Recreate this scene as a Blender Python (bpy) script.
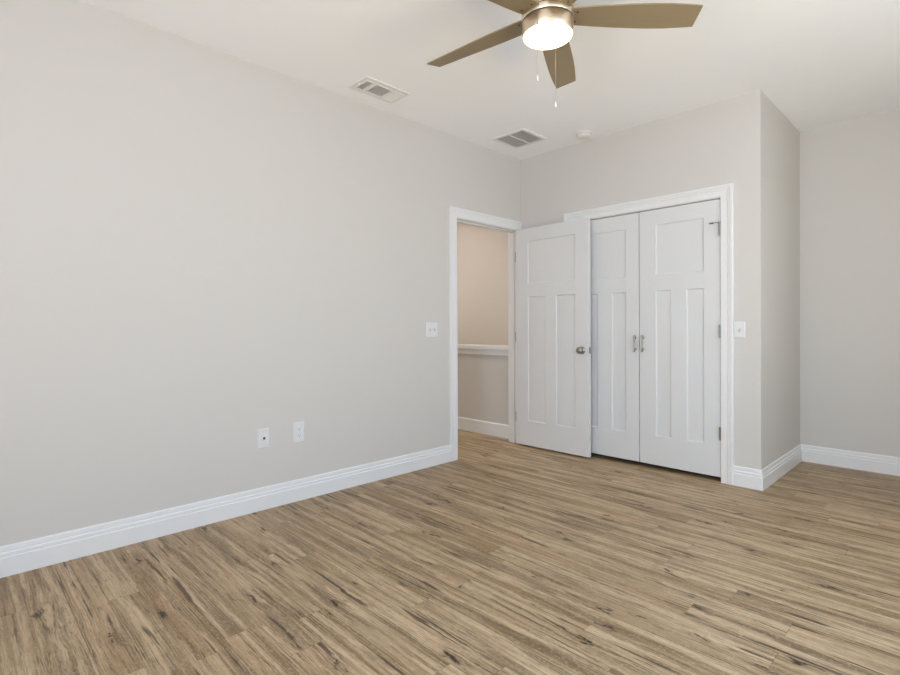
import bpy, bmesh, math, random
from mathutils import Vector, Matrix

for o in list(bpy.data.objects):
    bpy.data.objects.remove(o)
scene = bpy.context.scene
C = scene.collection
PI = math.pi
random.seed(4)

# ------------------------------------------------------------------ camera
F_PX = 516.3195
yaw, pitch, roll = 0.7964, -0.0024, -0.0034
fw = Vector((-math.sin(yaw) * math.cos(pitch), math.cos(yaw) * math.cos(pitch), math.sin(pitch)))
r0 = Vector((math.cos(yaw), math.sin(yaw), 0))
u0 = r0.cross(fw)
rt = r0 * math.cos(roll) + u0 * math.sin(roll)
up = -r0 * math.sin(roll) + u0 * math.cos(roll)
cam_data = bpy.data.cameras.new('camera')
cam_data.sensor_width = 36.0
cam_data.sensor_fit = 'HORIZONTAL'
cam_data.lens = F_PX / 900 * 36.0
cam_data.shift_y = -9.2926 / 900
cam_data.clip_start = 0.05
cam = bpy.data.objects.new('camera', cam_data)
C.objects.link(cam)
m = Matrix((rt, up, -fw)).transposed().to_4x4()
m.translation = Vector((3.0938, -3.9901, 1.1246))
cam.matrix_world = m
scene.camera = cam

# ------------------------------------------------------------------ world, light, exposure
world = bpy.data.worlds.new('sky')
scene.world = world
world.use_nodes = True
wn = world.node_tree.nodes
bg = wn['Background']
bg.inputs['Color'].default_value = (0.80, 0.90, 1.0, 1)
bg.inputs['Strength'].default_value = 1.0

scene.view_settings.view_transform = 'Standard'
scene.view_settings.look = 'None'
scene.view_settings.exposure = 0.03
scene.view_settings.gamma = 1.0
scene.view_settings.use_curve_mapping = False
try:
    scene.cycles.use_denoising = True
    scene.cycles.max_bounces = 16
    scene.cycles.diffuse_bounces = 10
    scene.cycles.caustics_reflective = False
    scene.cycles.caustics_refractive = False
except Exception:
    pass


def area_light(name, loc, target, sx, sy, energy, color):
    d = bpy.data.lights.new(name, 'AREA')
    d.shape = 'RECTANGLE'
    d.size, d.size_y = sx, sy
    d.energy = energy
    d.color = color
    o = bpy.data.objects.new(name, d)
    C.objects.link(o)
    o.location = loc
    o.rotation_euler = (Vector(target) - Vector(loc)).to_track_quat('-Z', 'Y').to_euler()
    return o


XR, YB = 3.66, -5.50          # right wall and rear wall planes
H = 2.74
XS, YA = 2.056, 1.11           # closet side wall, alcove rear wall
WIN_REAR = (1.55, 3.55, 0.25, 2.45)       # x0 x1 z0 z1 in the rear wall
WIN_RIGHT = (-3.10, -1.40, 0.55, 2.30)    # y0 y1 z0 z1 in the right wall, by the alcove
WIN_ADDED = (-1.12, -0.20, 0.55, 2.30)    # y0 y1 z0 z1 in the right wall, added to brighten the alcove
# energy (W) or emission strength, colour
LIGHTS = {
    'sky_rear_a': (15.0, (0.54, 0.80, 1.0)),
    'sky_rear_b': (85.0, (0.64, 0.765, 1.0)),
    'fill_up_rear': (105.0, (1.0, 0.765, 0.65)),
    'sky_right': (69.0, (0.56, 0.74, 1.0)),
    'fill_up_right': (56.0, (1.0, 0.57, 0.06)),
    'alcove_fill': (25.0, (0.87, 0.94, 1.0)),
    'fill_up_alcove': (8.0, (1.0, 0.90, 0.80)),
    'fan': (9.0, (1.0, 0.80, 0.58)),
    'stair': (24.0, (1.0, 0.895, 0.92)),
    'hall': (175.0, (1.0, 0.95, 0.85)),
    'world': (1.1, (0.83, 0.92, 1.0)),
}
bg.inputs['Color'].default_value = (*LIGHTS['world'][1], 1)
bg.inputs['Strength'].default_value = LIGHTS['world'][0]
# skylight comes down through the windows, added fill aimed up through them brightens the ceiling
area_light('sky_rear_a', (2.05, YB - 0.35, 1.65), (2.05, -1.0, 0.6), 0.95, 2.0, *LIGHTS['sky_rear_a'])
area_light('sky_rear_b', (3.05, YB - 0.35, 1.65), (3.05, -1.0, 0.6), 0.95, 2.0, *LIGHTS['sky_rear_b'])
area_light('fill_up_rear', (2.55, YB - 0.75, 0.25), (2.55, -2.0, 2.74), 2.0, 0.9, *LIGHTS['fill_up_rear'])
area_light('sky_right', (XR + 0.35, -2.25, 1.65), (0, -2.25, 0.7), 1.7, 1.6, *LIGHTS['sky_right'])
area_light('fill_up_right', (XR + 0.75, -2.25, 0.40), (1.6, -2.25, 2.74), 1.7, 0.9, *LIGHTS['fill_up_right'])
area_light('alcove_fill', (XR + 0.35, -0.90, 1.60), (2.4, 1.1, 0.9), 1.2, 1.6, *LIGHTS['alcove_fill'])  # added fill light for the dim alcove
area_light('fill_up_alcove', (XR + 0.75, -0.95, 0.40), (2.5, 0.6, 2.74), 1.2, 0.9, *LIGHTS['fill_up_alcove'])

# ------------------------------------------------------------------ helpers


def tag(o, label=None, cat=None, group=None, kind=None):
    if label: o['label'] = label
    if cat: o['category'] = cat
    if group: o['group'] = group
    if kind: o['kind'] = kind
    return o


def obj(name, bm, mat, parent=None, smooth=False, loc=None):
    bmesh.ops.recalc_face_normals(bm, faces=bm.faces[:])
    me = bpy.data.meshes.new(name)
    bm.to_mesh(me)
    bm.free()
    for p in me.polygons:
        p.use_smooth = smooth
    me.materials.append(mat)
    o = bpy.data.objects.new(name, me)
    C.objects.link(o)
    if parent is not None:
        o.parent = parent
    if loc is not None:
        o.location = loc
    return o


def struct(name, bm, mat, parent=None, **k):
    o = obj(name, bm, mat, parent, **k)
    if parent is None:
        o['kind'] = 'structure'
    return o


def empty(name, loc, rz=0.0):
    o = bpy.data.objects.new(name, None)
    C.objects.link(o)
    o.empty_display_size = 0.1
    o.location = loc
    o.rotation_euler = (0, 0, rz)
    return o


def box(bm, x0, x1, y0, y1, z0, z1, bev=0.0, seg=2):
    r = bmesh.ops.create_cube(bm, size=1.0)
    vs = r['verts']
    for v in vs:
        v.co = Vector((x0 + (v.co.x + .5) * (x1 - x0), y0 + (v.co.y + .5) * (y1 - y0), z0 + (v.co.z + .5) * (z1 - z0)))
    if bev > 0:
        es = list({e for v in vs for e in v.link_edges})
        bmesh.ops.bevel(bm, geom=es, offset=bev, segments=seg, affect='EDGES', profile=0.5)
    return vs


def lathe(bm, prof, n=48, axis='z', origin=(0, 0, 0)):
    """prof: (radius, height) pairs from one end to the other."""
    og = Vector(origin)
    rings = []
    for r, h in prof:
        ring = []
        if r < 1e-6:
            p = {'z': Vector((0, 0, h)), 'y': Vector((0, h, 0)), 'x': Vector((h, 0, 0))}[axis]
            ring = [bm.verts.new(og + p)]
        else:
            for i in range(n):
                a = 2 * PI * i / n
                c, s = math.cos(a) * r, math.sin(a) * r
                p = {'z': Vector((c, s, h)), 'y': Vector((c, h, s)), 'x': Vector((h, c, s))}[axis]
                ring.append(bm.verts.new(og + p))
        rings.append(ring)
    for a, b in zip(rings, rings[1:]):
        if len(a) == 1 and len(b) == 1:
            continue
        for i in range(n):
            j = (i + 1) % n
            if len(a) == 1:
                bm.faces.new((a[0], b[i], b[j]))
            elif len(b) == 1:
                bm.faces.new((a[i], a[j], b[0]))
            else:
                bm.faces.new((a[i], a[j], b[j], b[i]))
    for ring in (rings[0], rings[-1]):
        if len(ring) > 2:
            bm.faces.new(ring)


def tube(bm, pts, r, n=10):
    pts = [Vector(p) for p in pts]
    rings = []
    for i, p in enumerate(pts):
        t = (pts[min(i + 1, len(pts) - 1)] - pts[max(i - 1, 0)]).normalized()
        q = Vector((0, 0, 1)) if abs(t.z) < .9 else Vector((1, 0, 0))
        a = t.cross(q).normalized()
        b = t.cross(a)
        rings.append([bm.verts.new(p + (a * math.cos(2 * PI * k / n) + b * math.sin(2 * PI * k / n)) * r) for k in range(n)])
    for A, B in zip(rings, rings[1:]):
        for k in range(n):
            bm.faces.new((A[k], A[(k + 1) % n], B[(k + 1) % n], B[k]))
    bm.faces.new(rings[0])
    bm.faces.new(rings[-1])


def sweep(bm, prof, p0, p1, out, across, m0=0.0, m1=0.0):
    """Extrude a profile of (a, d) pairs from p0 to p1: a runs along `across`, d along `out`.
    m0, m1 are functions (a, d) -> how far the end is moved along the run (mitres)."""
    p0, p1, out, across = Vector(p0), Vector(p1), Vector(out), Vector(across)
    t = (p1 - p0).normalized()
    f0 = m0 if callable(m0) else (lambda a, d: 0.0)
    f1 = m1 if callable(m1) else (lambda a, d: 0.0)
    A = [bm.verts.new(p0 + across * a + out * d + t * f0(a, d)) for a, d in prof]
    B = [bm.verts.new(p1 + across * a + out * d + t * f1(a, d)) for a, d in prof]
    n = len(prof)
    for i in range(n):
        j = (i + 1) % n
        bm.faces.new((A[i], A[j], B[j], B[i]))
    bm.faces.new(A)
    bm.faces.new(B)


# ------------------------------------------------------------------ materials


class NT:
    def __init__(self, name):
        self.m = bpy.data.materials.new(name)
        self.m.use_nodes = True
        self.t = self.m.node_tree
        self.b = self.t.nodes['Principled BSDF']
        self.out = self.t.nodes['Material Output']

    def n(self, kind, **k):
        x = self.t.nodes.new(kind)
        for a, v in k.items():
            setattr(x, a, v)
        return x

    def put(self, sock, v):
        if isinstance(v, (int, float)):
            sock.default_value = v
        elif isinstance(v, (tuple, list)):
            sock.default_value = v
        else:
            self.t.links.new(v, sock)

    def math(self, op, a, b=None, c=None, clamp=False):
        x = self.n('ShaderNodeMath', operation=op)
        x.use_clamp = clamp
        self.put(x.inputs[0], a)
        if b is not None: self.put(x.inputs[1], b)
        if c is not None: self.put(x.inputs[2], c)
        return x.outputs[0]

    def vec(self, x, y, z=0.0):
        v = self.n('ShaderNodeCombineXYZ')
        self.put(v.inputs[0], x); self.put(v.inputs[1], y); self.put(v.inputs[2], z)
        return v.outputs[0]

    def noise(self, v, scale=1.0, detail=3.0, rough=0.5, dist=0.0):
        x = self.n('ShaderNodeTexNoise')
        self.put(x.inputs['Vector'], v)
        x.inputs['Scale'].default_value = scale
        x.inputs['Detail'].default_value = detail
        x.inputs['Roughness'].default_value = rough
        x.inputs['Distortion'].default_value = dist
        return x.outputs['Fac']

    def ramp(self, v, a, b, smooth=True):
        x = self.n('ShaderNodeMapRange')
        x.interpolation_type = 'SMOOTHSTEP' if smooth else 'LINEAR'
        x.clamp = True
        self.put(x.inputs['Value'], v)
        self.put(x.inputs['From Min'], a)
        self.put(x.inputs['From Max'], b)
        return x.outputs['Result']

    def mix(self, f, a, b, mode='MIX'):
        x = self.n('ShaderNodeMix', data_type='RGBA', blend_type=mode)
        self.put(x.inputs['Factor'], f)
        self.put(x.inputs['A'], a if not isinstance(a, tuple) else (*a, 1)[:4])
        self.put(x.inputs['B'], b if not isinstance(b, tuple) else (*b, 1)[:4])
        return x.outputs['Result']

    # Mix node sockets differ by type: use identifiers
    def mixc(self, f, a, b, mode='MIX'):
        x = self.n('ShaderNodeMix', data_type='RGBA', blend_type=mode)
        si = {s.identifier: s for s in x.inputs}
        so = {s.identifier: s for s in x.outputs}
        self.put(si['Factor_Float'], f)
        self.put(si['A_Color'], (*a, 1) if isinstance(a, tuple) else a)
        self.put(si['B_Color'], (*b, 1) if isinstance(b, tuple) else b)
        return so['Result_Color']


def simple(name, col, rough=0.5, metal=0.0, bump=0.0, bscale=200.0, var=0.0, spec=0.5):
    s = NT(name)
    b = s.b
    tc = s.n('ShaderNodeTexCoord').outputs['Object']
    if var > 0:
        f = s.noise(tc, 9.0, 4.0, 0.6)
        c = s.mixc(f, tuple(x * (1 - var) for x in col), tuple(min(1, x * (1 + var)) for x in col))
        s.put(b.inputs['Base Color'], c)
    else:
        b.inputs['Base Color'].default_value = (*col, 1)
    b.inputs['Roughness'].default_value = rough
    b.inputs['Metallic'].default_value = metal
    b.inputs['Specular IOR Level'].default_value = spec
    if bump > 0:
        bp = s.n('ShaderNodeBump')
        bp.inputs['Strength'].default_value = bump
        bp.inputs['Distance'].default_value = 0.001
        s.put(bp.inputs['Height'], s.noise(tc, bscale, 3.0, 0.55))
        s.put(b.inputs['Normal'], bp.outputs['Normal'])
    return s.m


M_WALL = simple('greige_wall_paint', (0.632, 0.608, 0.575), 0.75, 0, 0.12, 160, 0.008, 0.25)
M_STAIR = simple('cream_stair_wall_paint', (0.68, 0.63, 0.58), 0.75, 0, 0.12, 160, 0.008, 0.25)
M_CEIL = simple('flat_white_ceiling_paint', (0.91, 0.935, 0.955), 0.85, 0, 0.15, 120, 0.006, 0.2)
M_TRIM = simple('satin_white_trim_paint', (0.78, 0.78, 0.78), 0.38, 0, 0, 60, 0.004, 0.4)
M_DOOR = simple('satin_white_door_paint', (0.70, 0.70, 0.70), 0.42, 0, 0, 80, 0.004, 0.4)
M_PLASTIC = simple('white_plastic', (0.73, 0.73, 0.73), 0.38, 0, 0, 1, 0.005)
M_SLOT = simple('dark_slot', (0.035, 0.035, 0.035), 0.6, 0, 0, 1, 0.05)
M_DUCTSHADE = simple('grey_duct_shade', (0.36, 0.36, 0.35), 0.7, 0, 0, 1, 0.05)  # shade of the duct openings, put into the colour
M_SWSLOT = simple('grey_switch_slot', (0.42, 0.42, 0.42), 0.5)
M_VENT = simple('white_enamelled_vent_metal', (0.78, 0.78, 0.76), 0.45, 0, 0, 1, 0.005)
M_NICKEL = simple('satin_nickel_hardware', (0.36, 0.34, 0.30), 0.30, 1.0, 0.05, 300, 0.05)
M_HINGE = simple('brushed_steel_hinge', (0.27, 0.25, 0.21), 0.40, 1.0, 0.05, 300, 0.05)
M_GROOVE = simple('dark_bronze_and_gap_shade', (0.05, 0.035, 0.02), 0.6, 0.3, 0, 1, 0.05)  # screws and chain connector, plus shade painted as rings on the fan


def brushed(name, col, rough):
    s = NT(name)
    tc = s.n('ShaderNodeTexCoord').outputs['Object']
    mp = s.n('ShaderNodeMapping')
    mp.inputs['Scale'].default_value = (6, 6, 260)
    s.put(mp.inputs['Vector'], tc)
    f = s.noise(mp.outputs['Vector'], 1.0, 4.0, 0.6)
    s.put(s.b.inputs['Base Color'], s.mixc(f, tuple(x * .93 for x in col), tuple(x * 1.05 for x in col)))
    s.b.inputs['Metallic'].default_value = 1.0
    s.put(s.b.inputs['Roughness'], s.math('ADD', s.math('MULTIPLY', f, 0.12), rough - .06))
    return s.m


M_FANMETAL = brushed('brushed_nickel_fan_metal', (0.80, 0.67, 0.51), 0.40)


def blade_mat():
    s = NT('brushed_taupe_blade_finish')
    tc = s.n('ShaderNodeTexCoord').outputs['Object']
    mp = s.n('ShaderNodeMapping')
    mp.inputs['Scale'].default_value = (5, 160, 5)
    s.put(mp.inputs['Vector'], tc)
    f = s.noise(mp.outputs['Vector'], 1.0, 4.0, 0.6)
    s.put(s.b.inputs['Base Color'], s.mixc(f, (0.255, 0.200, 0.118), (0.315, 0.25, 0.152)))
    s.b.inputs['Roughness'].default_value = 0.5
    s.b.inputs['Metallic'].default_value = 0.25
    return s.m


M_BLADE = blade_mat()


def lamp_mat():
    s = NT('lit_frosted_glass')
    s.b.inputs['Base Color'].default_value = (0.9, 0.88, 0.84, 1)
    s.b.inputs['Roughness'].default_value = 0.4
    s.b.inputs['Emission Color'].default_value = (*LIGHTS['fan'][1], 1)
    s.b.inputs['Emission Strength'].default_value = LIGHTS['fan'][0]
    return s.m


M_LAMP = lamp_mat()


def glass_mat():
    s = NT('clear_window_glass')
    tr = s.n('ShaderNodeBsdfTransparent')
    tr.inputs['Color'].default_value = (0.96, 0.98, 0.97, 1)
    gl = s.n('ShaderNodeBsdfGlossy')
    gl.inputs['Roughness'].default_value = 0.02
    mx = s.n('ShaderNodeMixShader')
    mx.inputs[0].default_value = 0.06
    s.put(mx.inputs[1], tr.outputs[0]); s.put(mx.inputs[2], gl.outputs[0])
    s.put(s.out.inputs['Surface'], mx.outputs[0])
    return s.m


M_GLASS = glass_mat()


def floor_mat():
    s = NT('oak_look_plank_floor')
    sep = s.n('ShaderNodeSeparateXYZ')
    s.put(sep.inputs[0], s.n('ShaderNodeTexCoord').outputs['Object'])
    X, Y = sep.outputs[0], sep.outputs[1]
    W, L = 0.121, 1.22
    v = s.math('DIVIDE', s.math('ADD', Y, 3.635 + 10 * W), W)
    row = s.math('FLOOR', v)
    fy = s.math('FRACT', v)
    w1 = s.n('ShaderNodeTexWhiteNoise', noise_dimensions='1D')
    s.put(w1.inputs['W'], s.math('ADD', row, 17.31))
    u = s.math('DIVIDE', s.math('ADD', X, s.math('MULTIPLY_ADD', w1.outputs['Value'], L * 5, 20.0)), L)
    col = s.math('FLOOR', u)
    fx = s.math('FRACT', u)
    w2 = s.n('ShaderNodeTexWhiteNoise', noise_dimensions='3D')
    s.put(w2.inputs['Vector'], s.vec(row, col, 3.7))
    idv = w2.outputs['Value']
    sc = s.n('ShaderNodeSeparateColor')
    s.put(sc.inputs[0], w2.outputs['Color'])
    ida, idb, idc = sc.outputs[0], sc.outputs[1], sc.outputs[2]
    gx = s.math('MULTIPLY_ADD', ida, 31.0, X)
    gy = s.math('MULTIPLY_ADD', idb, 17.0, Y)

    nz = lambda fx_, fy_, z=0.0, yy=None, d=3.0, r=0.55, dist=0.0: s.noise(s.vec(s.math('MULTIPLY', gx, fx_), s.math('MULTIPLY', gy if yy is None else yy, fy_), z), 1.0, d, r, dist)
    inv = lambda q: s.math('SUBTRACT', 1.0, q)
    mul = lambda p, q: s.math('MULTIPLY', p, q)
    cen = lambda q, k: mul(s.math('SUBTRACT', q, 0.5), k)

    # knots: sparse cells, the grain bends a little round them
    vo = s.n('ShaderNodeTexVoronoi', feature='F1', voronoi_dimensions='2D')
    wx = s.math('ADD', mul(gx, 2.0), cen(nz(9, 30, 1.0), 0.5))
    wy = s.math('ADD', mul(gy, 9.0), cen(nz(12, 26, 5.0), 0.9))
    s.put(vo.inputs['Vector'], s.vec(wx, wy))
    vo.inputs['Scale'].default_value = 1.0
    vs = s.n('ShaderNodeSeparateColor')
    s.put(vs.inputs[0], vo.outputs['Color'])
    has = s.math('GREATER_THAN', vs.outputs[0], 0.44)
    kd = s.math('ADD', vo.outputs['Distance'], cen(nz(26, 60, 7.0, None, 4.0, 0.65), 0.22))
    size = s.math('MULTIPLY_ADD', vs.outputs[1], 0.10, 0.035)
    knot = mul(has, inv(s.ramp(kd, mul(size, 0.2), size)))
    halo = mul(has, inv(s.ramp(kd, 0.02, s.math('MULTIPLY_ADD', size, 2.0, 0.10))))
    bend = mul(inv(s.ramp(vo.outputs['Distance'], 0.0, 0.5)), mul(has, 0.011))
    gyb = s.math('ADD', s.math('ADD', gy, bend), cen(nz(1.8, 7.0, 3.0, None, 2.0), 0.016))

    strip = nz(0.75, 23.0, 4.0, gyb, 2.0, 0.5)
    streak = nz(1.3, 55.0, 0.0, gyb, 6.0, 0.68, 0.1)
    fine = nz(8.0, 230.0, 2.0, gyb, 4.0, 0.68)
    dash = nz(11.0, 120.0, 8.0, gyb, 3.0, 0.6)
    patch = nz(2.0, 8.0, 9.0)
    saw = nz(75.0, 110.0, 9.5, None, 4.0, 0.7)

    # pale curly figure
    wv = s.n('ShaderNodeTexWave', wave_type='BANDS', bands_direction='Y', wave_profile='SIN')
    s.put(wv.inputs['Vector'], s.vec(mul(gx, 2.2), mul(gyb, 20.0)))
    wv.inputs['Scale'].default_value = 1.6
    wv.inputs['Distortion'].default_value = 7.0
    wv.inputs['Detail'].default_value = 4.0
    wv.inputs['Detail Scale'].default_value = 1.4
    curl = mul(s.ramp(wv.outputs['Fac'], 0.66, 0.98), s.ramp(patch, 0.47, 0.60))

    # colour: grey-pink and olive-brown strips, darker grain, dark cracks, knots
    base = s.mixc(s.ramp(strip, 0.40, 0.60), (0.225, 0.158, 0.090), (0.435, 0.338, 0.244))
    base = s.mixc(mul(s.ramp(idv, 0.20, 0.95), 0.50), base, (0.42, 0.335, 0.245))
    base = s.mixc(mul(s.ramp(idc, 0.50, 1.0), 0.34), base, (0.315, 0.19, 0.105))
    base = s.mixc(mul(s.ramp(streak, 0.52, 0.68), 0.62), base, (0.56, 0.455, 0.345))
    base = s.mixc(mul(inv(s.ramp(streak, 0.33, 0.475)), 0.80), base, (0.105, 0.070, 0.040))
    base = s.mixc(mul(inv(s.ramp(nz(1.3, 17.0, 15.0, gyb, 4.0, 0.6), 0.37, 0.49)), 0.62), base, (0.120, 0.082, 0.050))
    base = s.mixc(mul(curl, 0.36), base, (0.60, 0.50, 0.39))
    base = s.mixc(mul(inv(s.ramp(fine, 0.34, 0.52)), 0.50), base, (0.150, 0.104, 0.062))
    base = s.mixc(mul(inv(s.ramp(dash, 0.33, 0.44)), 0.55), base, (0.105, 0.070, 0.042))
    base = s.mixc(mul(s.ramp(saw, 0.50, 0.66), 0.30), base, (0.54, 0.45, 0.34))
    ms = nz(2.4, 48.0, 6.0, gyb, 4.0, 0.6, 0.25)
    msk = mul(s.ramp(ms, 0.555, 0.635), s.ramp(nz(1.5, 8.0, 12.0, None, 2.0), 0.475, 0.56))
    base = s.mixc(mul(msk, 0.86), base, (0.050, 0.033, 0.020))
    base = s.mixc(mul(halo, 0.40), base, (0.15, 0.10, 0.06))
    base = s.mixc(mul(knot, 0.92), base, (0.026, 0.018, 0.012))
    # seams
    ey = s.math('MULTIPLY', s.math('MINIMUM', fy, s.math('SUBTRACT', 1.0, fy)), W)
    ex = s.math('MULTIPLY', s.math('MINIMUM', fx, s.math('SUBTRACT', 1.0, fx)), L)
    edge = s.math('SUBTRACT', 1.0, s.ramp(s.math('MINIMUM', ex, ey), 0.0003, 0.0014))
    base = s.mixc(s.math('MULTIPLY', edge, 0.50), base, (0.06, 0.042, 0.028))
    base = s.mixc(1.0, base, (1.135, 1.045, 0.885), 'MULTIPLY')
    s.put(s.b.inputs['Base Color'], base)
    s.put(s.b.inputs['Roughness'], s.math('MULTIPLY_ADD', fine, 0.16, 0.40))
    s.b.inputs['Specular IOR Level'].default_value = 0.35
    hgt = s.math('SUBTRACT', s.math('ADD', s.math('MULTIPLY', fine, 0.35), s.math('MULTIPLY', streak, 0.5)),
                 s.math('MULTIPLY', s.math('MAXIMUM', edge, knot), 1.0))
    bp = s.n('ShaderNodeBump')
    bp.inputs['Strength'].default_value = 0.25
    bp.inputs['Distance'].default_value = 0.0012
    s.put(bp.inputs['Height'], hgt)
    s.put(s.b.inputs['Normal'], bp.outputs['Normal'])
    return s.m


M_FLOOR = floor_mat()

# ------------------------------------------------------------------ the shell
XH = -3.2                      # far end of hall and stairwell
T = 0.115
bm = bmesh.new(); box(bm, XH - .1, XR + T, YB - T, 1.62, -0.08, 0.0)
struct('floor', bm, M_FLOOR)
bm = bmesh.new(); box(bm, XH - .1, XR + T, YB - T, 1.62, H, H + 0.1)
struct('ceiling', bm, M_CEIL)

DY0, DY1, DZ = -0.882, -0.046, 2.046       # entry opening (inside the jambs)
JT = 0.018
bm = bmesh.new()
box(bm, -T, 0, YB - T, DY0 - JT, 0, H)
box(bm, -T, 0, DY1 + JT, 0.0, 0, H)
box(bm, -T, 0, DY0 - JT, DY1 + JT, DZ + JT, H)
struct('wall_left', bm, M_WALL)

CX0, CX1, CZ = 0.579, 1.801, 2.047         # closet opening (inside the jambs)
bm = bmesh.new()
box(bm, -T, CX0 - JT, 0, T, 0, H)
box(bm, CX1 + JT, XS, 0, T, 0, H)
box(bm, CX0 - JT, CX1 + JT, 0, T, CZ + JT, H)
struct('wall_far', bm, M_WALL)
bm = bmesh.new(); box(bm, XS - T, XS, T, YA, 0, H)
struct('wall_closet_side', bm, M_WALL)
bm = bmesh.new(); box(bm, XS - T, XR + T, YA, YA + T, 0, H)
struct('wall_alcove', bm, M_WALL)
bm = bmesh.new(); box(bm, -T, XS - T, 0.80, 0.80 + T, 0, H)
struct('wall_closet_inner', bm, M_WALL)
bm = bmesh.new(); box(bm, -T, -T + 0.02, T, 1.5, 0, H)
struct('wall_stair_end', bm, M_STAIR)

bm = bmesh.new()
ya_, yb_, z0, z1 = WIN_RIGHT
yc_, yd_, _, _ = WIN_ADDED
box(bm, XR, XR + T, YB, ya_, 0, H); box(bm, XR, XR + T, yb_, yc_, 0, H); box(bm, XR, XR + T, yd_, YA, 0, H)
for p, q in ((ya_, yb_), (yc_, yd_)):
    box(bm, XR, XR + T, p, q, 0, z0); box(bm, XR, XR + T, p, q, z1, H)
struct('wall_right', bm, M_WALL)
x0, x1, z0, z1 = WIN_REAR
bm = bmesh.new()
box(bm, 0, x0, YB - T, YB, 0, H); box(bm, x1, XR + T, YB - T, YB, 0, H)
box(bm, x0, x1, YB - T, YB, 0, z0); box(bm, x0, x1, YB - T, YB, z1, H)
struct('wall_rear', bm, M_WALL)

# hall and stairwell behind the entry door
bm = bmesh.new(); box(bm, XH, -T, 0.062, 0.172, 0, 0.886)
struct('wall_stair_half', bm, M_WALL)
bm = bmesh.new(); box(bm, XH - .1, -T, 1.5, 1.6, 0, H)
struct('wall_stairwell', bm, M_STAIR)
bm = bmesh.new(); box(bm, XH - .1, XH, -2.6, 1.5, 0, H)
struct('wall_hall_end', bm, M_STAIR)
bm = bmesh.new(); box(bm, XH - .1, -T, -2.7, -2.6, 0, H)
struct('wall_hall_side', bm, M_WALL)

# ------------------------------------------------------------------ baseboards (moulded profile, mitred)
BB = [(0.138, 0.0), (0.138, 0.0045), (0.132, 0.0075), (0.115, 0.009), (0.1125, 0.0065), (0.110, 0.0075), (0.105, 0.0125),
      (0.093, 0.013), (0.0905, 0.0105), (0.0885, 0.0125), (0.085, 0.016), (0.003, 0.016), (0.0, 0.0155), (0.0, 0.0)]
UPV = (0, 0, 1)


def baseboard(name, p0, p1, out, e0=0, e1=0, prof=BB):
    """e = +1 outside corner (the run grows with depth), -1 inside corner, 0 square."""
    bm = bmesh.new()
    sweep(bm, prof, (*p0, 0), (*p1, 0), (*out, 0), UPV, lambda a, d: -e0 * d, lambda a, d: e1 * d)
    return struct(name, bm, M_TRIM)


CASW = 0.083
baseboard('baseboard_left', (0, YB), (0, DY0 - 0.004 - CASW), (1, 0), -1, 0)
baseboard('baseboard_far', (0.0, 0), (CX0 - 0.002 - CASW, 0), (0, -1), 0, 0)
baseboard('baseboard_far_end', (CX1 + 0.002 + CASW, 0), (XS, 0), (0, -1), 0, 1)
baseboard('baseboard_closet_side', (XS, 0), (XS, YA), (1, 0), 1, -1)
baseboard('baseboard_alcove', (XS, YA), (XR, YA), (0, -1), -1, -1)
baseboard('baseboard_right', (XR, YA), (XR, YB), (-1, 0), -1, -1)
baseboard('baseboard_rear', (XR, YB), (0, YB), (0, 1), -1, -1)
HB = [(0.134, 0), (0.134, 0.006), (0.124, 0.012), (0.0, 0.014), (0, 0)]
baseboard('baseboard_hall', (XH, 0.062), (-T, 0.062), (0, -1), 0, 0, HB)

# ------------------------------------------------------------------ casings and jambs
CAS = [(0.0, 0.0), (0.0, 0.0105), (0.003, 0.0125), (0.040, 0.0130), (0.0425, 0.0105), (0.045, 0.0125), (0.049, 0.0150),
       (0.058, 0.0160), (0.060, 0.0135), (0.0625, 0.0165), (0.066, 0.0190), (0.080, 0.0195), (0.083, 0.0175), (0.083, 0.0)]
mit = lambda s: (lambda a, d: s * a)
# entry casing on the left wall: out = +X; the right-hand leg is ripped narrow against the corner
ya, yb, zh = DY0 - 0.004, DY1 + 0.004, DZ + 0.005
bm = bmesh.new()
sweep(bm, CAS, (0, ya, 0), (0, ya, zh), (1, 0, 0), (0, -1, 0), 0, mit(1))
sweep(bm, CAS, (0, ya, zh), (0, -0.0015, zh), (1, 0, 0), (0, 0, 1), mit(-1), 0)
NARROW = [(0.0, 0.0), (0.0, 0.0105), (0.003, 0.0125), (0.030, 0.0130), (0.0375, 0.0130), (0.0405, 0.0120), (0.0405, 0.0)]
sweep(bm, NARROW, (0, yb, 0), (0, yb, zh), (1, 0, 0), (0, 1, 0))
struct('trim_1', bm, M_TRIM)
# entry jamb with stop
bm = bmesh.new()
box(bm, -T, 0, DY0 - JT, DY0, 0, DZ, 0.0015)
box(bm, -T, 0, DY1, DY1 + JT, 0, DZ, 0.0015)
box(bm, -T, 0, DY0 - JT, DY1 + JT, DZ, DZ + JT, 0.0015)
box(bm, -0.080, -0.042, DY0, DY0 + 0.011, 0, DZ, 0.002)
box(bm, -0.080, -0.042, DY1 - 0.011, DY1, 0, DZ, 0.002)
box(bm, -0.080, -0.042, DY0, DY1, DZ - 0.011, DZ, 0.002)
struct('trim_2', bm, M_TRIM)
# hall side casing
bm = bmesh.new()
sweep(bm, CAS, (-T, ya, 0), (-T, ya, zh), (-1, 0, 0), (0, -1, 0), 0, mit(1))
sweep(bm, CAS, (-T, ya, zh), (-T, yb, zh), (-1, 0, 0), (0, 0, 1), mit(-1), mit(1))
sweep(bm, CAS, (-T, yb, 0), (-T, yb, zh), (-1, 0, 0), (0, 1, 0), 0, mit(1))
struct('trim_3', bm, M_TRIM)
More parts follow.
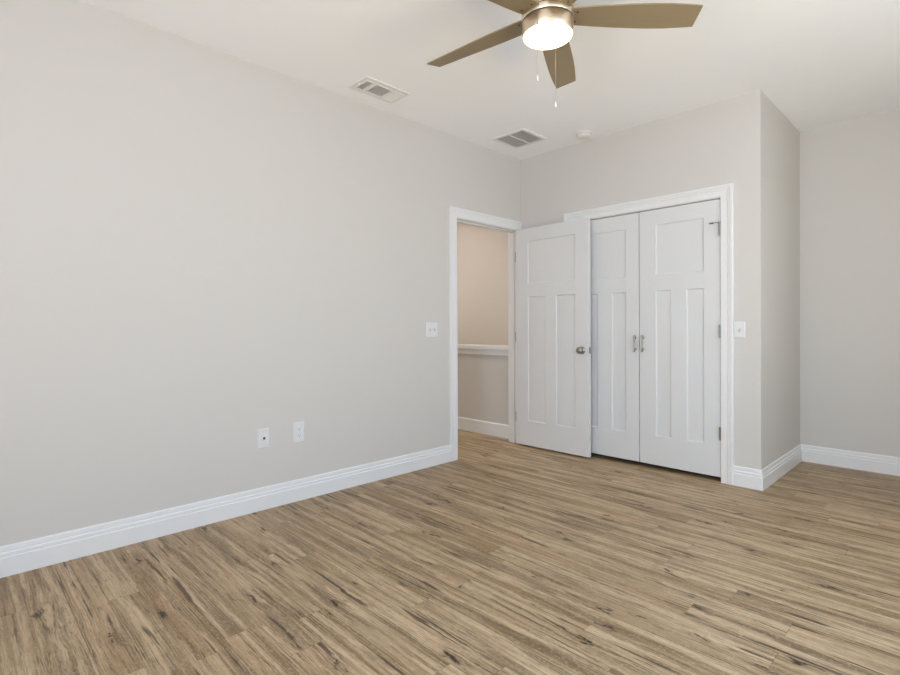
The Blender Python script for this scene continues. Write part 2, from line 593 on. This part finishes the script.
# closet casing on the far wall: out = -Y
xa, xb, zc = CX0 - 0.002, CX1 + 0.002, CZ + 0.005
bm = bmesh.new()
sweep(bm, CAS, (xa, 0, 0), (xa, 0, zc), (0, -1, 0), (-1, 0, 0), 0, mit(1))
sweep(bm, CAS, (xa, 0, zc), (xb, 0, zc), (0, -1, 0), (0, 0, 1), mit(-1), mit(1))
sweep(bm, CAS, (xb, 0, 0), (xb, 0, zc), (0, -1, 0), (1, 0, 0), 0, mit(1))
struct('trim_4', bm, M_TRIM)
bm = bmesh.new()
box(bm, CX0 - JT, CX0, 0, T, 0, CZ, 0.0015)
box(bm, CX1, CX1 + JT, 0, T, 0, CZ, 0.0015)
box(bm, CX0 - JT, CX1 + JT, 0, T, CZ, CZ + JT, 0.0015)
struct('trim_5', bm, M_TRIM)
# cap and apron of the stair half wall
bm = bmesh.new()
box(bm, XH, -T - 0.001, 0.034, 0.200, 0.886, 0.930, 0.006)
struct('trim_6', bm, M_TRIM)
bm = bmesh.new()
box(bm, XH, -T - 0.001, 0.046, 0.062, 0.832, 0.886, 0.003)
struct('trim_7', bm, M_TRIM)

# ------------------------------------------------------------------ windows behind the camera


def window(name, axis, a0, a1, z0, z1, plane, sgn):
    """A two-sash window in an opening; axis is the run of the wall."""
    def bx(bm, p0, p1, d0, d1, q0, q1, bev=0.002):
        d0, d1 = sorted((plane + sgn * d0, plane + sgn * d1))
        if axis == 'x': box(bm, p0, p1, d0, d1, q0, q1, bev)
        else: box(bm, d0, d1, p0, p1, q0, q1, bev)
    bm = bmesh.new()
    for p in ((a0, a0 + .04), (a1 - .04, a1)):
        bx(bm, *p, 0.0, T, z0, z1)
    bx(bm, a0, a1, 0.0, T, z0, z0 + .04); bx(bm, a0, a1, 0.0, T, z1 - .04, z1)
    mid = (a0 + a1) / 2
    bx(bm, mid - .035, mid + .035, 0.0, T, z0, z1)
    root = struct(name, bm, M_TRIM)
    for s0, s1 in ((a0 + .04, mid - .035), (mid + .035, a1 - .04)):
        zm = (z0 + z1) / 2
        for q0, q1, dd in ((z0 + .04, zm + .02, 0.045), (zm - .02, z1 - .04, 0.08)):
            bm = bmesh.new()
            bx(bm, s0, s0 + .035, dd, dd + .03, q0, q1); bx(bm, s1 - .035, s1, dd, dd + .03, q0, q1)
            bx(bm, s0, s1, dd, dd + .03, q0, q0 + .035); bx(bm, s0, s1, dd, dd + .03, q1 - .035, q1)
            sash = obj('sash', bm, M_TRIM, root)
            bm = bmesh.new()
            bx(bm, s0 + .033, s1 - .033, dd + .013, dd + .017, q0 + .033, q1 - .033, 0)
            obj('pane', bm, M_GLASS, sash)
    bm = bmesh.new()
    bx(bm, a0 - .06, a1 + .06, -0.045, 0.0, z0 - .03, z0 - .002, 0.006)
    obj('sill', bm, M_TRIM, root)
    bm = bmesh.new()
    for p in ((a0 - .08, a0), (a1, a1 + .08)):
        bx(bm, *p, -0.018, 0.0, z0, z1 + .08)
    bx(bm, a0, a1, -0.018, 0.0, z1, z1 + .08)
    obj('casing', bm, M_TRIM, root)
    return root


window('window_1', 'x', *WIN_REAR, YB, -1)
window('window_2', 'y', *WIN_RIGHT, XR, 1)
window('window_added', 'y', *WIN_ADDED, XR, 1)  # added opening that lets the alcove fill in

# ------------------------------------------------------------------ doors
TH = 0.035
REC, SLOPE = 0.0085, 0.009


def door(name, w, z0, z1, panels, label, origin):
    """Local frame: x along the width from the left edge seen from the room, front face at y = 0, back at y = TH.
    panels = [(x0, x1, z0, z1)]: the first is the wide top panel, the others the tall lower ones."""
    bm = bmesh.new()
    tp = panels[0]
    low = panels[1:]
    e = 0.0009
    vs = []
    box(bm, 0, tp[0], 0, TH, z0, z1, e, 1)
    box(bm, tp[1], w, 0, TH, z0, z1, e, 1)
    box(bm, tp[0] - e, tp[1] + e, 0, TH, tp[3], z1)
    box(bm, tp[0] - e, tp[1] + e, 0, TH, low[0][3], tp[2])
    box(bm, tp[0] - e, tp[1] + e, 0, TH, z0, low[0][2])
    box(bm, low[0][1], low[1][0], 0, TH, low[0][2] - e, low[0][3] + e)
    root = obj(name, bm, M_DOOR, None, loc=origin)
    tag(root, label, 'door', kind='structure')
    for (x0, x1, q0, q1) in panels:
        bm = bmesh.new()
        s = SLOPE
        for ysurf, yc in ((0.0, REC), (TH, TH - REC)):
            o4 = [bm.verts.new((x, ysurf, z)) for x, z in ((x0, q0), (x1, q0), (x1, q1), (x0, q1))]
            m4 = [bm.verts.new((x, ysurf + (yc - ysurf) * .75, z)) for x, z in ((x0 + s * .25, q0 + s * .25), (x1 - s * .25, q0 + s * .25), (x1 - s * .25, q1 - s * .25), (x0 + s * .25, q1 - s * .25))]
            i4 = [bm.verts.new((x, yc, z)) for x, z in ((x0 + s, q0 + s), (x1 - s, q0 + s), (x1 - s, q1 - s), (x0 + s, q1 - s))]
            for k in range(4):
                j = (k + 1) % 4
                bm.faces.new((o4[k], o4[j], m4[j], m4[k]))
                bm.faces.new((m4[k], m4[j], i4[j], i4[k]))
            bm.faces.new(i4)
        obj('panel', bm, M_DOOR, root)
    return root


def hinge(root, x, y, zc, zl=0.089, leaf=None):
    bm = bmesh.new()
    lathe(bm, [(0.0, zc - zl / 2 - .005), (.0045, zc - zl / 2 - .003), (.0045, zc - zl / 2), (.0062, zc - zl / 2), (.0062, zc + zl / 2), (.0045, zc + zl / 2), (.0045, zc + zl / 2 + .003), (0.0, zc + zl / 2 + .005)], 16, 'z', (x, y, 0))
    if leaf:
        box(bm, *leaf, zc - zl / 2, zc + zl / 2)
    return obj('hinge', bm, M_HINGE, root)


# the open entry door: hinged on the jamb next to the corner, swung back in front of the closet
OX, OY = 0.017, -0.101
ow = 0.776
ent = door('door_1', ow, 0.016, 2.044,
           [(0.141, 0.644, 1.528, 1.924), (0.141, 0.336, 0.245, 1.406), (0.449, 0.644, 0.245, 1.406)],
           'white three-panel entry door standing wide open, round nickel knob', (OX, OY, 0))
for zc in (0.27, 1.03, 1.79):
    hinge(ent, -0.0055, 0.008, zc, 0.089, (-0.0015, 0.0005, 0.004, 0.032))
kx, kz = 0.711, 0.922
bm = bmesh.new()
lathe(bm, [(0.012, -0.012), (0.0115, -0.024), (0.015, -0.027), (0.024, -0.031), (0.0285, -0.039), (0.0285, -0.045), (0.025, -0.052), (0.016, -0.056), (0.0, -0.057)], 40, 'y', (kx, 0, kz))
knob = obj('door_knob', bm, M_NICKEL, ent, True)
tag(knob, 'round satin nickel knob')
bm = bmesh.new()
lathe(bm, [(0.0325, 0.0), (0.0325, -0.004), (0.029, -0.009), (0.014, -0.012), (0.0, -0.012)], 40, 'y', (kx, 0, kz))
obj('rose', bm, M_NICKEL, knob, True)
bm = bmesh.new()
lathe(bm, [(0.0325, TH), (0.0325, TH + .004), (0.029, TH + .009), (0.012, TH + .012), (0.0115, TH + .030), (0.024, TH + .038), (0.0285, TH + .046), (0.025, TH + .060), (0.0, TH + .065)], 40, 'y', (kx, 0, kz))
obj('door_knob', bm, M_NICKEL, ent, True)
bm = bmesh.new()
box(bm, ow - 0.0005, ow + 0.0015, 0.005, TH - 0.005, kz - .028, kz + .028)
box(bm, ow, ow + 0.009, 0.011, TH - 0.011, kz - .008, kz + .008, 0.002)
obj('latch_plate', bm, M_NICKEL, ent)

# the closet pair
cw = 0.605


def pull(root, x, zc):
    bm = bmesh.new()
    hl = 0.061
    pts = [(x, -0.022 + 0.002 * math.cos(k / 12 * 2 * PI * 2), zc - hl + 2 * hl * k / 12) for k in range(13)]
    tube(bm, pts, 0.0056, 14)
    for dz in (-.044, .044):
        lathe(bm, [(0.0085, 0.0), (0.0085, -0.003), (0.005, -0.006), (0.005, -0.021)], 16, 'y', (x, 0, zc + dz))
    for dz in (-hl, hl):
        lathe(bm, [(0.0, dz - .007), (.0075, dz - .005), (.0085, dz), (.0075, dz + .005), (0.0, dz + .007)], 16, 'z', (x, -0.020, zc))
    return obj('pull_handle', bm, M_NICKEL, root, True)


PZ = [(1.527, 1.921), (0.262, 1.404)]
cl = door('door_2', cw, 0.034, 2.040,
          [(0.115, 0.493, *PZ[0]), (0.115, 0.239, *PZ[1]), (0.367, 0.493, *PZ[1])],
          'white closet door half hidden by the open entry door', (0.582, 0.001, 0))
pull(cl, 1.158 - 0.582, 0.986)
for zc in (0.35, 1.086, 1.823):
    hinge(cl, -0.002, -0.006, zc)
cr = door('door_3', cw, 0.034, 2.040,
          [(0.131, 0.491, *PZ[0]), (0.131, 0.250, *PZ[1]), (0.367, 0.491, *PZ[1])],
          'white closet door beside the wall corner, hinges in full view', (1.193, 0.001, 0))
pull(cr, 1.221 - 1.193, 0.986)
for k, zc in enumerate((0.350, 1.086, 1.823)):
    hg = hinge(cr, cw - 0.0005, -0.0125, zc)
    if k == 2:
        bm = bmesh.new()
        tube(bm, [(cw - 0.0005, -0.0135, zc + .047), (cw - 0.018, -0.020, zc + .047), (cw - 0.045, -0.022, zc + .0455)], 0.0024, 10)
        lathe(bm, [(0.0, cw - 0.068), (.0055, cw - 0.066), (.006, cw - 0.044), (.004, cw - 0.042), (0.0, cw - .040)], 16, 'x', (0, -0.022, zc + .0455))
        lathe(bm, [(.009, zc + .0445), (.009, zc + .0495)], 18, 'z', (cw - 0.0005, -0.0125, 0))
        tag(obj('hinge_stop', bm, M_HINGE, hg), 'steel hinge pin stop arm')

# ------------------------------------------------------------------ switches and sockets


def plate_bm(w, h, t=0.006):
    bm = bmesh.new()
    vs = []
    f = [bm.verts.new((x, 0, z)) for x, z in ((-w / 2, -h / 2), (w / 2, -h / 2), (w / 2, h / 2), (-w / 2, h / 2))]
    g = [bm.verts.new((x, -t * .55, z)) for x, z in ((-w / 2, -h / 2), (w / 2, -h / 2), (w / 2, h / 2), (-w / 2, h / 2))]
    i = .004
    k = [bm.verts.new((x, -t, z)) for x, z in ((-w / 2 + i, -h / 2 + i), (w / 2 - i, -h / 2 + i), (w / 2 - i, h / 2 - i), (-w / 2 + i, h / 2 - i))]
    bm.faces.new(f); bm.faces.new(k)
    for a, b in ((f, g), (g, k)):
        for n in range(4):
            bm.faces.new((a[n], a[(n + 1) % 4], b[(n + 1) % 4], b[n]))
    return bm


def screw(root, x, z, y=-0.006):
    bm = bmesh.new()
    lathe(bm, [(0.0032, 0.0), (0.0032, -0.0006), (0.002, -0.0013), (0.0, -0.0014)], 14, 'y', (x, y, z))
    obj('screw', bm, M_PLASTIC, root)


def toggle(root, x):
    bm = bmesh.new()
    box(bm, x - .0055, x + .0055, -0.0066, -0.006, -.0125, .0125)
    slot = obj('switch_slot', bm, M_SWSLOT, root)
    bm = bmesh.new()
    vs = box(bm, x - .0042, x + .0042, -0.017, -0.006, -.006, .005, 0.001, 1)
    for v in bm.verts:
        if v.co.y < -0.012: v.co.z += .006
    obj('toggle', bm, M_PLASTIC, root)


# local frame: y points into the wall, so rz turns the front outward
sw = empty('light_switch', (0, -1.170, 1.104), PI / 2)
tag(sw, 'white double light switch plate on the long wall beside the doorway', 'light switch')
obj('switch_plate', plate_bm(.122, .120), M_PLASTIC, sw)
for x in (-.023, .023):
    toggle(sw, x)
    for z in (-.030, .030): screw(sw, x, z)
s2 = empty('light_switch', (1.9245, 0, 1.097), 0)
tag(s2, 'white single light switch plate beside the closet casing near the outer corner', 'light switch')
obj('switch_plate', plate_bm(.072, .114), M_PLASTIC, s2)
toggle(s2, 0)
for z in (-.030, .030): screw(s2, 0, z)

tv = empty('cable_outlet', (0, -2.581, 0.440), PI / 2)
tag(tv, 'white wall plate with one dark round cable jack, low on the long wall', 'cable outlet')
obj('cover_plate', plate_bm(.074, .120), M_PLASTIC, tv)
bm = bmesh.new()
lathe(bm, [(0.0075, -0.006), (0.0075, -0.009), (0.0048, -0.009), (0.0048, -0.016), (0.003, -0.016), (0.0, -0.014)], 20, 'y')
tag(obj('cable_jack', bm, M_SLOT, tv), 'dark threaded cable jack')
for z in (-.042, .042): screw(tv, 0, z)
po = empty('power_outlet', (0, -2.345, 0.443), PI / 2)
tag(po, 'white power outlet plate with two sockets, low on the long wall', 'power outlet')
obj('cover_plate', plate_bm(.080, .132), M_PLASTIC, po)
screw(po, 0, 0)
for z in (-.020, .020):
    bm = bmesh.new()
    n = 24
    top, bot = [], []
    for k in range(n):
        a = 2 * PI * k / n
        x = .0172 * math.cos(a); zz = max(-.0125, min(.0125, .0172 * math.sin(a)))
        top.append(bm.verts.new((x, -0.0078, z + zz))); bot.append(bm.verts.new((x, -0.006, z + zz)))
    bm.faces.new(top); bm.faces.new(bot)
    for k in range(n):
        bm.faces.new((top[k], top[(k + 1) % n], bot[(k + 1) % n], bot[k]))
    so = obj('socket', bm, M_PLASTIC, po)
    bm = bmesh.new()
    box(bm, -.0075, -.0055, -0.0082, -0.0077, z - .001, z + .007)
    box(bm, .0055, .0075, -0.0082, -0.0077, z, z + .006)
    lathe(bm, [(0.0026, -0.0077), (0.0026, -0.0082)], 12, 'y', (0, 0, z - .0065))
    obj('socket_slots', bm, M_SLOT, so)

# ------------------------------------------------------------------ ceiling vents and smoke detector


def bank(root, x0, x1, y0, y1, n, tilt, wid, name='louver_bank', mat=None):
    """Louvers that run along Y."""
    bm = bmesh.new()
    ca, sa = math.cos(tilt), math.sin(tilt)
    for k in range(n):
        xc = x0 + (x1 - x0) * (k + .5) / n
        zc = -0.0065
        h = wid / 2
        t = 0.0006
        q = [(xc - h * ca - t * sa, zc - h * sa + t * ca), (xc + h * ca - t * sa, zc + h * sa + t * ca), (xc + h * ca + t * sa, zc + h * sa - t * ca), (xc - h * ca + t * sa, zc - h * sa - t * ca)]
        a = [bm.verts.new((x, y0, z)) for x, z in q]
        b = [bm.verts.new((x, y1, z)) for x, z in q]
        bm.faces.new(a); bm.faces.new(b)
        for i in range(4):
            bm.faces.new((a[i], a[(i + 1) % 4], b[(i + 1) % 4], b[i]))
    return obj(name, bm, mat or M_VENT, root)


def frame_bm(X0, X1, Y0, Y1, holes, zt=0.0, zb=-0.012):
    """A flat flange with rectangular holes (sharing the x range), made of bars."""
    bm = bmesh.new()
    hx0, hx1 = holes[0][0], holes[0][1]
    box(bm, X0, hx0, Y0, Y1, zb + .004, zt); box(bm, hx1, X1, Y0, Y1, zb + .004, zt)
    ys = [Y0] + [v for h in holes for v in (h[2], h[3])] + [Y1]
    for i in range(0, len(ys), 2):
        box(bm, hx0, hx1, ys[i], ys[i + 1], zb + .004, zt)
    # raised bead round each hole
    for h in holes:
        w = .004
        for a in ((h[0] - w, h[0], h[2] - w, h[3] + w), (h[1], h[1] + w, h[2] - w, h[3] + w), (h[0], h[1], h[2] - w, h[2]), (h[0], h[1], h[3], h[3] + w)):
            box(bm, *a, zb, zb + .004)
    return bm


v1 = empty('ceiling_register', (0.2475, -1.865, H))
tag(v1, 'white ceiling air register with three louver banks, nearer the ceiling fan', 'ceiling vent')
ax0, ax1 = -0.066, 0.063
holes = [(ax0, ax1, -.152, -.098), (ax0, ax1, -.073, .057), (ax0, ax1, .075, .150)]
obj('flange', frame_bm(-0.105, 0.105, -.186, .176, holes), M_VENT, v1)
bm = bmesh.new(); box(bm, ax0, ax1, -.152, .150, -0.0012, -0.0002)
obj('duct_shade_sheet', bm, M_DUCTSHADE, v1)  # grey sheet stands in for the shaded duct opening
bank(v1, ax0, ax1, -.152, -.098, 9, -0.9, 0.0085)
bank(v1, ax0, ax1, -.073, .057, 9, -0.9, 0.0085)
bank(v1, ax0, ax1, .075, .150, 11, 0.25, 0.0125)
bm = bmesh.new()
box(bm, -0.010, -0.006, -.174, -.162, -0.020, -0.007, 0.001, 1)
box(bm, -0.013, -0.003, -.172, -.164, -0.023, -0.019, 0.001, 1)
obj('damper_lever', bm, M_VENT, v1)

v2 = empty('return_grille', (0.345, -0.460, H))
tag(v2, 'square return air grille with two louver banks close to the room corner', 'ceiling vent')
bm = bmesh.new()
o, i = .168, .140
for a in ((-o, -i, -o, o), (i, o, -o, o), (-i, i, -o, -i), (-i, i, i, o), (-.006, .006, -i, i)):
    box(bm, *a, -0.010, 0.0, 0.0015, 1)
obj('flange', bm, M_VENT, v2)
bm = bmesh.new(); box(bm, -i, i, -i, i, -0.0012, -0.0002)
obj('duct_shade_sheet', bm, M_DUCTSHADE, v2)  # duct shade again as a flat grey sheet
bank(v2, -i, -.006, -i, i, 11, -0.85, 0.0085)
bank(v2, .006, i, -i, i, 11, -0.85, 0.0085)

sd = empty('smoke_detector', (0.790, -0.160, H))
tag(sd, 'round white smoke detector on the ceiling above the closet', 'smoke detector')
bm = bmesh.new()
lathe(bm, [(0.066, 0.0), (0.066, -0.006), (0.063, -0.009), (0.0, -0.009)], 48)
obj('mounting_base', bm, M_PLASTIC, sd, False)
bm = bmesh.new()
lathe(bm, [(0.058, -0.009), (0.058, -0.020), (0.055, -0.028), (0.046, -0.034), (0.030, -0.037), (0.0, -0.038)], 48)
obj('sensor_housing', bm, M_PLASTIC, sd, True)
bm = bmesh.new()
lathe(bm, [(0.008, -0.037), (0.008, -0.040), (0.0, -0.0405)], 20, 'z', (0.024, 0.0, 0))
obj('test_button', bm, M_PLASTIC, sd, True)

# ------------------------------------------------------------------ ceiling fan
FX, FY = 1.786, -2.110
ZL, ZB = 2.388, 2.463          # rim of the lamp, plane of the blades
fan = empty('ceiling_fan', (FX, FY, H))
tag(fan, 'five-blade ceiling fan with brushed nickel housing and lit round lamp', 'ceiling fan')
LZ, BZ = ZL - H, ZB - H
bm = bmesh.new()
lathe(bm, [(0.0, 0.0), (0.078, 0.0), (0.080, -0.010), (0.076, -0.045), (0.060, -0.058), (0.045, -0.062), (0.0, -0.062)], 64)
obj('canopy', bm, M_FANMETAL, fan, True)
bm = bmesh.new()
lathe(bm, [(0.045, -0.060), (0.085, -0.075), (0.112, -0.090), (0.119, -0.105), (0.119, -0.200), (0.116, -0.225), (0.109, BZ + .016), (0.095, BZ + .014), (0.0, BZ + .014)], 72)
obj('motor_housing', bm, M_FANMETAL, fan, True)
RL = 0.1095
bm = bmesh.new()
lathe(bm, [(0.1095, BZ + .020), (0.1115, BZ + .018), (0.1115, BZ - .0115), (0.1105, BZ - .0125)], 72)
obj('flywheel', bm, M_FANMETAL, fan, True)
bm = bmesh.new()
lathe(bm, [(0.1102, BZ - .0125), (0.1102, BZ - .0158)], 72)
tag(obj('gap_shade_ring', bm, M_GROOVE, fan, True), 'dark ring painted as the shaded gap above the lamp')  # dark band on the surface stands for shade in the gap
bm = bmesh.new()
lathe(bm, [(0.1119, BZ + .0165), (0.1119, BZ + .0130)], 72)
tag(obj('slot_shade_ring', bm, M_GROOVE, fan, True), 'dark ring painted as shade where the blades enter')  # shade of the slot painted as a dark band
bm = bmesh.new()
lathe(bm, [(0.0, BZ - .0158), (0.1085, BZ - .0158), (RL, BZ - .0168), (RL, LZ + .0015), (RL - .0025, LZ - .001), (RL - .0045, LZ), (RL - .0045, LZ + .004)], 72)
obj('light_fitter', bm, M_FANMETAL, fan, True)
bm = bmesh.new()
R2 = RL - .0045
lathe(bm, [(R2, LZ + .003), (R2, LZ), (R2 * .97, LZ - .0045), (R2 * .85, LZ - .009), (R2 * .6, LZ - .013), (R2 * .3, LZ - .015), (0.0, LZ - .0155)], 72)
tag(obj('lamp_glass', bm, M_LAMP, fan, True), 'glowing frosted lamp disc')

# blade outline (radius, half widths toward lower angle / higher angle)
rp = [0.085, 0.13, 0.20, 0.28, 0.36, 0.44, 0.52, 0.58, 0.62, 0.6440]
hl_ = [0.050, 0.055, 0.060, 0.0635, 0.0650, 0.0650, 0.0630, 0.0590, 0.0560, 0.0535]
hr_ = [0.050, 0.055, 0.060, 0.0635, 0.0650, 0.0650, 0.0630, 0.0590, 0.0560, 0.0535]
TILT = math.atan2(0.0136, 0.0525)
root_z = BZ


def blade_bm():
    bm = bmesh.new()
    t = 0.0028
    rows = []
    for k, r in enumerate(rp):
        row = []
        for q in range(7):
            f = q / 6
            w = -hl_[k] + (hl_[k] + hr_[k]) * f
            tl = TILT * (0.25 + 0.75 * min(1.0, (r - rp[0]) / 0.40))     # the blade twists from root to tip
            row.append((r, w * math.cos(tl), -w * math.sin(tl) + 0.0105 * (1 - (r - rp[0]) / (rp[-1] - rp[0]))))
        rows.append(row)
    top = [[bm.verts.new((x, y, z + t)) for x, y, z in row] for row in rows]
    bot = [[bm.verts.new((x, y, z - t)) for x, y, z in row] for row in rows]
    nr, nq = len(rows), 7
    for a in range(nr - 1):
        for q in range(nq - 1):
            bm.faces.new((top[a][q], top[a + 1][q], top[a + 1][q + 1], top[a][q + 1]))
            bm.faces.new((bot[a][q], bot[a][q + 1], bot[a + 1][q + 1], bot[a + 1][q]))
        bm.faces.new((top[a][0], bot[a][0], bot[a + 1][0], top[a + 1][0]))
        bm.faces.new((top[a][-1], top[a + 1][-1], bot[a + 1][-1], bot[a][-1]))
    for q in range(nq - 1):
        bm.faces.new((top[0][q], top[0][q + 1], bot[0][q + 1], bot[0][q]))
        bm.faces.new((top[-1][q], bot[-1][q], bot[-1][q + 1], top[-1][q + 1]))
    return bm


def screw_bm(x, y):
    bm = bmesh.new()
    z = -y * math.tan(TILT * 0.35) - 0.0028 + 0.0098
    lathe(bm, [(0.0042, z), (0.0042, z - .0012), (0.0025, z - .0026), (0.0, z - .0028)], 14, 'z', (x, y, 0))
    return bm


bl0 = obj('blade', blade_bm(), M_BLADE, fan, False)
sc0 = [obj('screw', screw_bm(0.124, y), M_GROOVE, bl0, True) for y in (-0.030, 0.030)]
PH = 0.7681
for k in range(5):
    if k == 0:
        b = bl0
    else:
        b = bl0.copy(); C.objects.link(b); b.parent = fan
        for q in sc0:
            sc_ = q.copy(); C.objects.link(sc_); sc_.parent = b
    b.location = (0, 0, BZ)
    b.rotation_euler = (0, 0, PH + k * 2 * PI / 5)


def chain(lx, ly, ztop, zend, side):
    """Pull chain: a ball chain from the side of the fitter down to a small fob."""
    bm = bmesh.new()
    d = Vector((lx, ly, 0)).normalized()
    p = d * (RL - .001)
    q = d * (RL + .004)
    tube(bm, [(p.x, p.y, ztop), (q.x, q.y, ztop - .001), (q.x, q.y, ztop - .006)], 0.0016, 8)
    z = ztop - .006
    tube(bm, [(q.x, q.y, z), (q.x, q.y, zend + .02)], 0.0006, 6)
    while z > zend + .022:
        bmesh.ops.create_icosphere(bm, subdivisions=1, radius=0.0012, matrix=Matrix.Translation((q.x, q.y, z)))
        z -= 0.0034
    ch = obj('pull_chain', bm, M_NICKEL, fan, True)
    bm = bmesh.new()
    lathe(bm, [(0.0, zend + .024), (0.0018, zend + .022), (0.0026, zend + .016), (0.0036, zend + .004), (0.0030, zend), (0.0, zend - .001)], 16, 'z', (q.x, q.y, 0))
    fob = obj('fob', bm, M_PLASTIC, ch, True)
    return ch, q


CH1 = (math.cos(math.radians(283)), math.sin(math.radians(283)))
CH2 = (math.cos(math.radians(107)), math.sin(math.radians(107)))
ch1, q1 = chain(CH1[0], CH1[1], 2.430 - H, 2.150 - H, 0)
bm = bmesh.new()
lathe(bm, [(0.0, 2.374 - H), (0.0024, 2.372 - H), (0.0026, 2.366 - H), (0.0, 2.363 - H)], 14, 'z', (q1.x, q1.y, 0))
obj('connector', bm, M_GROOVE, ch1, True)
chain(CH2[0], CH2[1], 2.430 - H, 2.122 - H, 1)

# ------------------------------------------------------------------ stairwell lamp (out of the frame, on the stairwell ceiling)
sl = empty('stairwell_light', (-2.15, 0.50, H))
tag(sl, 'round flush ceiling light over the stairwell beyond the doorway', 'ceiling light')
bm = bmesh.new()
lathe(bm, [(0.14, 0.0), (0.14, -0.020), (0.135, -0.024), (0.0, -0.024)], 40)
obj('base', bm, M_FANMETAL, sl, True)
bm = bmesh.new()
lathe(bm, [(0.128, -0.024), (0.125, -0.050), (0.10, -0.072), (0.05, -0.084), (0.0, -0.087)], 40)
st = NT('lit_warm_glass')
st.b.inputs['Base Color'].default_value = (0.9, 0.85, 0.78, 1)
st.b.inputs['Emission Color'].default_value = (*LIGHTS['stair'][1], 1)
st.b.inputs['Emission Strength'].default_value = LIGHTS['stair'][0]
obj('shade', bm, st.m, sl, True)

hl = empty('hall_light', (-2.0, -0.50, H))
tag(hl, 'round flush ceiling light in the hall behind the long wall', 'ceiling light')
bm = bmesh.new()
lathe(bm, [(0.14, 0.0), (0.14, -0.020), (0.135, -0.024), (0.0, -0.024)], 40)
obj('base', bm, M_FANMETAL, hl, True)
bm = bmesh.new()
lathe(bm, [(0.128, -0.024), (0.125, -0.050), (0.10, -0.072), (0.05, -0.084), (0.0, -0.087)], 40)
hm = st.m.copy()
hm.name = 'lit_warm_hall_glass'
hm.node_tree.nodes['Principled BSDF'].inputs['Emission Strength'].default_value = LIGHTS['hall'][0]
hm.node_tree.nodes['Principled BSDF'].inputs['Emission Color'].default_value = (*LIGHTS['hall'][1], 1)
obj('shade', bm, hm, hl, True)
